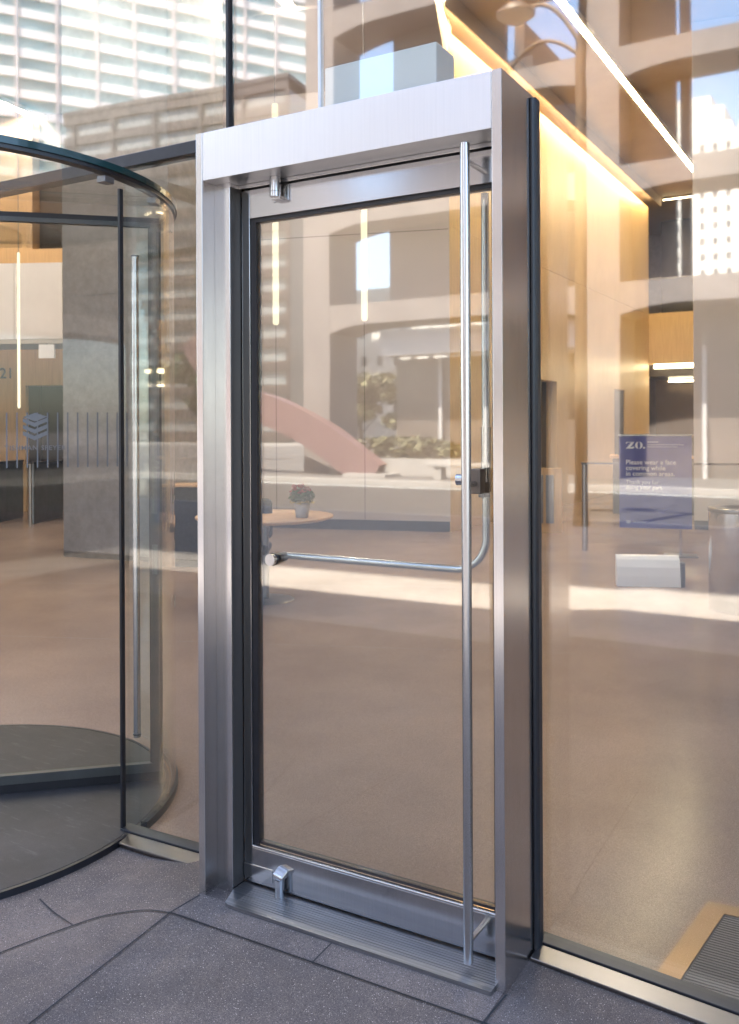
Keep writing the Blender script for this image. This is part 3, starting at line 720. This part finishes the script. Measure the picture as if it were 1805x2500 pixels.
def leaves(center, rad, n, size, zmin=-1, flat=1.):
    m = MB()
    for _ in range(n):
        while True:
            p = Vector((random.uniform(-1, 1), random.uniform(-1, 1), random.uniform(zmin, 1)))
            if .25 < p.length < 1: break
        c = Vector(center) + Vector((p.x * rad[0], p.y * rad[1], p.z * rad[2]))
        rot = Matrix.Rotation(random.uniform(0, 6.28), 4, 'Z') @ Matrix.Rotation(random.uniform(-1.1, 1.1) * flat, 4, 'X') @ Matrix.Rotation(random.uniform(-.8, .8) * flat, 4, 'Y')
        s = size * random.uniform(.6, 1.3)
        q = [(-s * .5, 0, 0), (0, -s * .42, s * .12), (s * .55, 0, 0), (0, s * .42, s * .12)]
        m.add([tuple(c + (rot @ Vector(v)).xyz) for v in q], [(0, 1, 2), (0, 2, 3)])
    return m
leaves((FX, FY, .955), (.115, .115, .075), 330, .05, -.6).build('foliage', M['leaf'], pt)
m = MB()
for _ in range(17):
    a = random.uniform(0, 6.28); r_ = random.uniform(.0, .11)
    b = leaves((FX + r_ * math.cos(a), FY + r_ * math.sin(a), 1.035 + random.uniform(-.03, .03) - r_ * .2), (.026, .026, .02), 26, .022)
    m.add(b.v, b.f)
m.build('flowers', M['petal'], pt)
leaves((FX, FY, .90), (.12, .12, .02), 90, .045, -1, .5).build('wrapping', M['straw'], pt)
ch = thing('lounge_chair', (-5.75, 7.35, -.044), 'charcoal chair with round headrest half hidden by the door stile', 'chair')
m = MB().at(-5.52, 7.12, 0, R(30)); m.tube([(.0, .0, 1.06), (.0, .03, 1.06), (0, .06, 1.06)], [.10, .125, .11], 28)
m.build('headrest', M['chair'], ch)
m = MB().at(-5.52, 7.12, 0, R(30)); m.box(-.3, .22, 0, .09, .50, .90); m.build('backrest', M['chair'], ch, .045)
m = MB().at(-5.52, 7.12, 0, R(30)); m.box(-.3, .22, -.48, .02, .40, .48); m.build('seat', M['chair'], ch, .03)
m = MB().at(-5.52, 7.12, 0, R(30)); m.tube([(-.04, .045, .48), (-.04, .045, .96)], .03, 12).tube([(-.04, -.2, -.03), (-.04, -.2, .40)], .03, 12); m.lathe([(.0, -.02), (.25, -.03), (.26, -.044)], -.04, -.2, 24)
m.build('chair_base', M['greymetal'], ch)
ds = thing('dark_cabinet', (-7.3, 8.1, -.044), 'low black cabinet in front of the concrete column beside the portal', 'cabinet')
m = MB().at(-7.575, 8.02, 0, R(20)); m.box(0, .9, 0, .42, .04, .90); m.build('cabinet_body', M['chair'], ds, .01)
m = MB().at(-7.575, 8.02, 0, R(20)); m.box(-.01, .91, -.01, .43, .905, .93); m.build('cabinet_top', M['tablewood'], ds)
m = MB().at(-7.575, 8.02, 0, R(20)); m.box(.03, .87, .03, .40, -.044, .039); m.build('plinth', M['skirt'], ds)

# pendant tubes and ceiling light lines
def pendant(x, y, z, top, lab, r=.042):
    t = thing('pendant_tube', (x, y, z), lab, 'pendant light', 'glowing tube pendants')
    MB().tube([(x, y, z), (x, y, z + .02), (x, y, top)], [r * .6, r, r], 20).build('tube_diffuser', M['tube_led'], t)
    MB().tube([(x, y, top), (x, y, 8.02)], .006, 6).build('cord', M['greymetal'], t)
pendant(-7.107, 9.75, 2.97, 5.9, 'glowing tube pendant in front of the beige wall, left one in the door glass')
pendant(-6.088, 10.34, 3.02, 6.2, 'glowing tube pendant in front of the beige wall, right one in the door glass')
pendant(-10.9, 8.70, 1.9, 4.14, 'slim tube pendant before the white bulkhead left of the concrete column', .020)
def line_light(a, b, w, lab, mat='led', spots=0):
    c = (Vector(a) + Vector(b)) / 2; t = thing('ceiling_light', tuple(c), lab, 'ceiling light', 'slot lights in the lobby ceiling')
    d = (Vector(b) - Vector(a)); L = d.length; yaw = math.atan2(d.y, d.x)
    m = MB().at(a[0], a[1], a[2], yaw); m.box(0, L, -w / 2, w / 2, -.012, 0); m.build('diffuser', M[mat], t)
    m = MB().at(a[0], a[1], a[2], yaw); m.box(-.02, L + .02, -w / 2 - .03, -w / 2, -.03, .06).box(-.02, L + .02, w / 2, w / 2 + .03, -.03, .06).box(-.02, L + .02, -w / 2, w / 2, .001, .06); m.build('light_housing', M['ceiling'], t)
    if spots:
        for k in range(spots):
            m = MB().at(a[0], a[1], a[2], yaw); m.lathe([(0, -.04), (.035, -.035), (.04, -.013)], L * (k + .5) / spots, 0, 12); m.build('spot_lens', M['led_hot'], t)
line_light((-4.24, 11.5, 7.9), (-4.25, 25.5, 7.9), .12, 'long bright slot light with spot lenses crossing the ceiling at upper right', 'led_gold', 15)
line_light((-7.2, 8.6, 7.9), (-8.3, 13.3, 7.9), .17, 'slanted warm slot light above the white housing')
line_light((-8.8, 9.9, 7.9), (-10.92, 14.4, 7.9), .14, 'slanted warm slot light behind the dark mullion')
line_light((-14.6, 9.6, 7.9), (-15.05, 13.2, 7.9), .16, 'short warm slot light high above the revolving door')
line_light((-1.9, 5.0, 7.9), (-2.1, 11.0, 7.9), .16, 'straight warm slot light in front of the pale column')  # above the frame, added to light the floor block and column
line_light((-8.4, 4.2, 7.9), (-8.4, 7.7, 7.9), .16, 'warm slot light in front of the concrete column')  # extra lamp out of view, put in to lift the column face
line_light((-13.2, 4.6, 7.9), (-13.2, 9.4, 7.9), .20, 'warm slot light in front of the white bulkhead')  # invented lamp that lifts the dim left side of the lobby

# ------------------------------------------------------------------ the street opposite (seen only as reflections)
cb = thing('concrete_frame_building', (-8, -23.5, 0), 'sandy concrete frame building with haunched beams across the street', 'building')
PX = [(-18.9, -17.77), (-8.34, -7.30), (2.1, 3.1), (12.6, 13.6), (23.1, 24.1)]
for a, b in PX: MB().box(a, b, -24.5, -22.6, -.05, 25).build('pilaster', M['conc_ext'], cb)
for zt in (6.04, 9.66, 13.3, 16.95, 20.6, 24.25):
    zb = zt - .74
    for (a0, a1), (b0, b1) in zip(PX[:-1], PX[1:]):
        x0, x1 = a1 + .001, b0 - .001
        top = [(x0, zt), (x1, zt)]
        lo = [(x1, zb - .27), (x1 - .5, zb - .14), (x1 - 1.0, zb - .05), (x1 - 1.6, zb), (x0 + 1.6, zb), (x0 + 1.0, zb - .05), (x0 + .5, zb - .14), (x0, zb - .27)]
        MB().prism_xz(top + lo, -24.48, -22.62).build('beam', M['conc_ext'], cb)
for z0 in (6.045, 9.665, 13.305, 16.955, 20.605):
    for x0, x1 in ((-16.1, -11.7), (-9.1, -8.345), (-7.29, -5.95), (-5.8, -5.5), (5.0, 12.5), (15, 23)):
        MB().box(x0, x1, -24.4, -24.1, z0, z0 + 2.88).build('recessed_wall', M['conc_ext2'], cb)
MB().box(-16.0, -8.35, -24.2, -23.2, 4.17, 5.05).build('fascia', M['fascia'], cb)
for x0, x1, z1 in ((-16, -9.2, 4.1), (-7.29, 2, 5.3), (3.2, 12.5, 5.3)): MB().box(x0, x1, -24.6, -24.41, -.04, z1).build('storefront', M['storefront'], cb)
for x in (-14.2, -12.4, -10.6, -5.2, -3.0, -.8): MB().box(x, x + .12, -24.25, -24.18, -.04, 4.1).build('storefront_mullion', M['fascia'], cb)

def tower(name, label, corner, yaw, length, depth, h, floor_h, bay, mats, cat='building'):
    """corner: the left end of its street face as seen in the glass; face looks along local -Y"""
    t = thing(name, (corner[0], corner[1], 0), label, cat)
    m = MB().at(corner[0], corner[1], 0, yaw); m.box(0, length, .4, depth, -.1, h); m.build('glazing', M[mats[0]], t)
    for k in range(int(h / floor_h) + 1):
        m = MB().at(corner[0], corner[1], 0, yaw); m.box(-.05, length + .05, 0, .45, k * floor_h, k * floor_h + floor_h * .42); m.build('spandrel', M[mats[1]], t)
    for k in range(int(length / bay) + 1):
        m = MB().at(corner[0], corner[1], 0, yaw); m.box(k * bay - .28, k * bay + .28, -.18, -.002, 0, h); m.build('pier', M[mats[2]], t)
    m = MB().at(corner[0], corner[1], 0, yaw); m.box(-.1, length + .1, -.1, depth, h + floor_h * .42, h + floor_h * .42 + .6); m.build('roof', M[mats[1]], t)
    return t
# mirrored about y=2.7: a face that seems to recede to the right runs from (-148,-41) to (-92,-132) here
import itertools
def mir(x, yv): return (x, 5.4 - yv)
a = Vector(mir(-146, 51)); b = Vector(mir(-92, 137))
d = a - b
tower('banded_tower', 'white banded office tower with teal windows far across the street', tuple(b), math.atan2(d.y, d.x), d.length, 30, 96, 3.15, 6.3, ('tealglass', 'spandrel', 'pier'))
a = Vector(mir(-96, 84)); b = Vector(mir(-62, 88))
d = a - b
tower('brown_office_block', 'brown office block with pale window bands across the street', tuple(b), math.atan2(d.y, d.x), d.length, 8, 42, 2.8, 6.5, ('bandwin', 'browncl', 'browncl'))
a = Vector(mir(-31, 92)); b = Vector(mir(-37.5, 92)); d = a - b
def stone_tower(name, label, x0, x1, yv, h, steps, fh, bay, mat='whitestone'):
    y = 5.4 - yv
    t = thing(name, ((x0 + x1) / 2, y, 0), label, 'building')
    m = MB().box(x0, x1, y - 25, y, -.1, h)
    w = x1 - x0; z = h; l = x0; r = x1
    for dl, dr_, dh in steps: l += dl; r -= dr_; m.box(l, r, y - 22, y - 1, z + .001, z + dh); z += dh
    m.build('wall', M[mat], t)
    m = MB()
    k = 0; zz = fh
    while zz < h - 2:
        x = x0 + bay * .5
        while x < x1 - bay * .4:
            m.box(x - bay * .16, x + bay * .16, y + .002, y + .06, zz, zz + fh * .42); x += bay
        zz += fh
    m.build('windows', M['winhole'], t)['kind'] = 'stuff'
stone_tower('white_stone_tower', 'sunlit white stone tower with stepped top down the street', -44, -8, 200, 63.2, [(0, 21.2, 2.2), (0, 1.4, 3.4), (0, 2.6, 2.4)], 3.3, 2.6)
stone_tower('pale_office_block', 'pale low office block seen through the concrete frame', -112, -70, 165, 28, [(4, 6, 3)], 3.4, 3.2)
stone_tower('brown_stepped_block', 'brown stepped masonry block behind the street lamp', -38.5, -33.5, 95, 38, [(.8, 1.2, 5), (.8, 1.0, 4)], 3.4, 2.2, 'browncl')
stone_tower('sunny_corner_block', 'cream corner block at the end of the side street', -66, -52, 110, 13, [(2, 2, 2)], 3.4, 2.6)

# red steel sculpture: a broad curved ribbon rising to the left
rs = thing('red_sculpture', (-17, -21.3, -.04), 'big curved red painted steel sculpture on the far pavement', 'sculpture')
m = MB()
path = [(-15.1, -.1), (-16.0, .5), (-17.0, 1.15), (-18.2, 1.75), (-19.4, 2.2), (-20.6, 2.5), (-21.6, 3.1), (-22.5, 4.0), (-23.3, 5.0)]
sp = smooth_path(path, 6)
for (x0, z0), (x1, z1) in zip(sp[:-1], sp[1:]):
    d = Vector((x1 - x0, z1 - z0)).normalized(); nx, nz = d.y * -.55, d.x * .55
    def rim(x, z, s): return (x + nx * s, z + nz * s)
    p, q, r_, s_ = rim(x0, z0, -1), rim(x1, z1, -1), rim(x1, z1, 1), rim(x0, z0, 1)
    m.add([(p[0], -21.0, p[1]), (q[0], -21.0, q[1]), (r_[0], -21.0, r_[1]), (s_[0], -21.0, s_[1]),
           (p[0], -21.5, p[1]), (q[0], -21.5, q[1]), (r_[0], -21.5, r_[1]), (s_[0], -21.5, s_[1])],
          [(0, 1, 2, 3), (7, 6, 5, 4), (0, 4, 5, 1), (3, 2, 6, 7)])
m.build('ribbon', M['red'], rs)
MB().box(-16.0, -14.4, -21.9, -20.6, -.04, .06).build('plinth', M['kerb'], rs)

# street lamp near the kerb with two heads
sl = thing('street_lamp', (-4.55, -9.35, -.05), 'brown twin arm street lamp at the kerb', 'street lamp')
LX, LY = -4.5, -9.35
MB().tube([(LX, LY, -.06), (LX, LY, .5), (LX, LY, 8.0)], [.15, .11, .085], 20).build('pole', M['lampmetal'], sl)
m = MB()
def arm(dx, z0, z1, zc): 
    return [(LX - dx * t, LY, z0 + (z1 - z0) * t + zc * math.sin(math.pi * t)) for t in [k / 12 for k in range(13)]]
m.tube(arm(1.05, 7.95, 8.75, .35), .035, 10); m.tube(arm(1.35, 7.75, 7.7, .42), .035, 10)
m.build('arm', M['lampmetal'], sl)
for hx0, hz in ((-1.15, 8.75), (-1.75, 7.62)):
    h = MB().lathe([(0, hz + .18), (.16, hz + .15), (.33, hz + .02), (.34, hz - .04)], LX + hx0, LY, 28).build('lamp_head', M['lampmetal'], sl)
    MB().lathe([(.33, hz - .04), (.22, hz - .12), (0, hz - .15)], LX + hx0, LY, 28).build('lens', M['lens'], h)

def tree(x, y, h, rad, label, mat, n=1500, leaf=.34):
    t = thing('street_tree', (x, y, -.05), label, 'tree', 'trees beyond the street')
    m = MB().tube([(x, y, -.1), (x + .05, y, h * .3), (x - .05, y + .05, h * .62)], [.16, .11, .06], 10)
    for k in range(7):
        a = k * .9; m.tube([(x, y, h * (.28 + .04 * k)), (x + rad * .55 * math.cos(a), y + rad * .55 * math.sin(a), h * (.5 + .05 * k))], [.05, .02], 6)
    m.build('trunk', M['bark'], t)
    c = MB()
    for k in range(11):
        a = random.uniform(0, 6.28); r_ = random.uniform(.1, .75) * rad
        b = leaves((x + r_ * math.cos(a), y + r_ * math.sin(a), h * random.uniform(.48, .92)), (rad * .42, rad * .42, h * .12), n // 11, leaf)
        c.add(b.v, b.f)
    c.build('crown', M[mat], t)
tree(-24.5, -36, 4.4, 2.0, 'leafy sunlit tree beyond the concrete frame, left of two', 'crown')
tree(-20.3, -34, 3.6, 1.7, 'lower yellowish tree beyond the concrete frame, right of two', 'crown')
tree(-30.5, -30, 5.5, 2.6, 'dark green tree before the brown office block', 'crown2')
pl = thing('planter', (-14.5, -22.0, -.04), 'long stone planter with shrubs at the foot of the concrete frame', 'planter')
MB().box(-17.2, -12.0, -22.35, -21.7, -.04, .55).build('planter_box', M['kerb'], pl, .02)
leaves((-14.6, -22.02, .85), (2.5, .32, .45), 900, .22, -.7).build('shrubs', M['crown'], pl)
b_ = thing('stone_bench', (-11.6, -20.6, -.04), 'pale stone bench on the far pavement', 'bench')
MB().box(-12.8, -10.4, -20.85, -20.35, .36, .48).build('seat', M['kerb'], b_, .02)
MB().box(-12.55, -12.3, -20.8, -20.4, -.05, .359).build('leg', M['kerb'], b_)
MB().box(-10.9, -10.65, -20.8, -20.4, -.05, .359).build('leg', M['kerb'], b_)

# ------------------------------------------------------------------ light
SUN_EL, SUN_AZ = R(62), R(-12)     # azimuth from +Y (behind the lobby), towards +X
w = bpy.data.worlds.new('World'); scene.world = w; w.use_nodes = True
nt = w.node_tree; bg = nt.nodes['Background']
sky = nt.nodes.new('ShaderNodeTexSky'); sky.sky_type = 'NISHITA'; sky.sun_disc = False
sky.sun_elevation = SUN_EL; sky.sun_rotation = SUN_AZ; sky.air_density = 1.0; sky.dust_density = 1.6
nt.links.new(sky.outputs[0], bg.inputs['Color']); bg.inputs['Strength'].default_value = .12
sd = bpy.data.lights.new('sun', 'SUN'); sd.energy = 4.2; sd.angle = R(.5); sd.color = (1, .95, .86)
so_ = bpy.data.objects.new('sun', sd); COL.objects.link(so_)
dirv = Vector((math.sin(SUN_AZ) * math.cos(SUN_EL), math.cos(SUN_AZ) * math.cos(SUN_EL), math.sin(SUN_EL)))
so_.rotation_euler = dirv.to_track_quat('Z', 'Y').to_euler(); so_.location = dirv * 60

# ------------------------------------------------------------------ camera
cam = bpy.data.cameras.new('camera'); co = bpy.data.objects.new('camera', cam); COL.objects.link(co)
cam.lens = 31.75; cam.sensor_width = 36; cam.sensor_fit = 'AUTO'; cam.shift_y = -.0825
cam.clip_start = .05; cam.clip_end = 2000
co.matrix_world = Matrix.Translation((0, 0, 1.6)) @ Matrix.Rotation(R(30.2), 4, 'Z') @ Matrix.Rotation(R(90), 4, 'X') @ Matrix.Rotation(R(-.26), 4, 'Z')
cam.dof.use_dof = True; cam.dof.focus_distance = 3.0; cam.dof.aperture_fstop = 5.6
scene.camera = co

scene.view_settings.view_transform = 'Standard'; scene.view_settings.look = 'None'
scene.view_settings.gamma = 1; scene.view_settings.exposure = 3.2
cy = scene.cycles
cy.max_bounces = 14; cy.diffuse_bounces = 4; cy.glossy_bounces = 6; cy.transmission_bounces = 4
cy.transparent_max_bounces = 32; cy.caustics_reflective = False; cy.caustics_refractive = False
cy.sample_clamp_indirect = 6; cy.use_denoising = True; cy.use_light_tree = True
try: cy.denoiser = 'OPENIMAGEDENOISE'; cy.denoising_prefilter = 'ACCURATE'
except Exception: pass
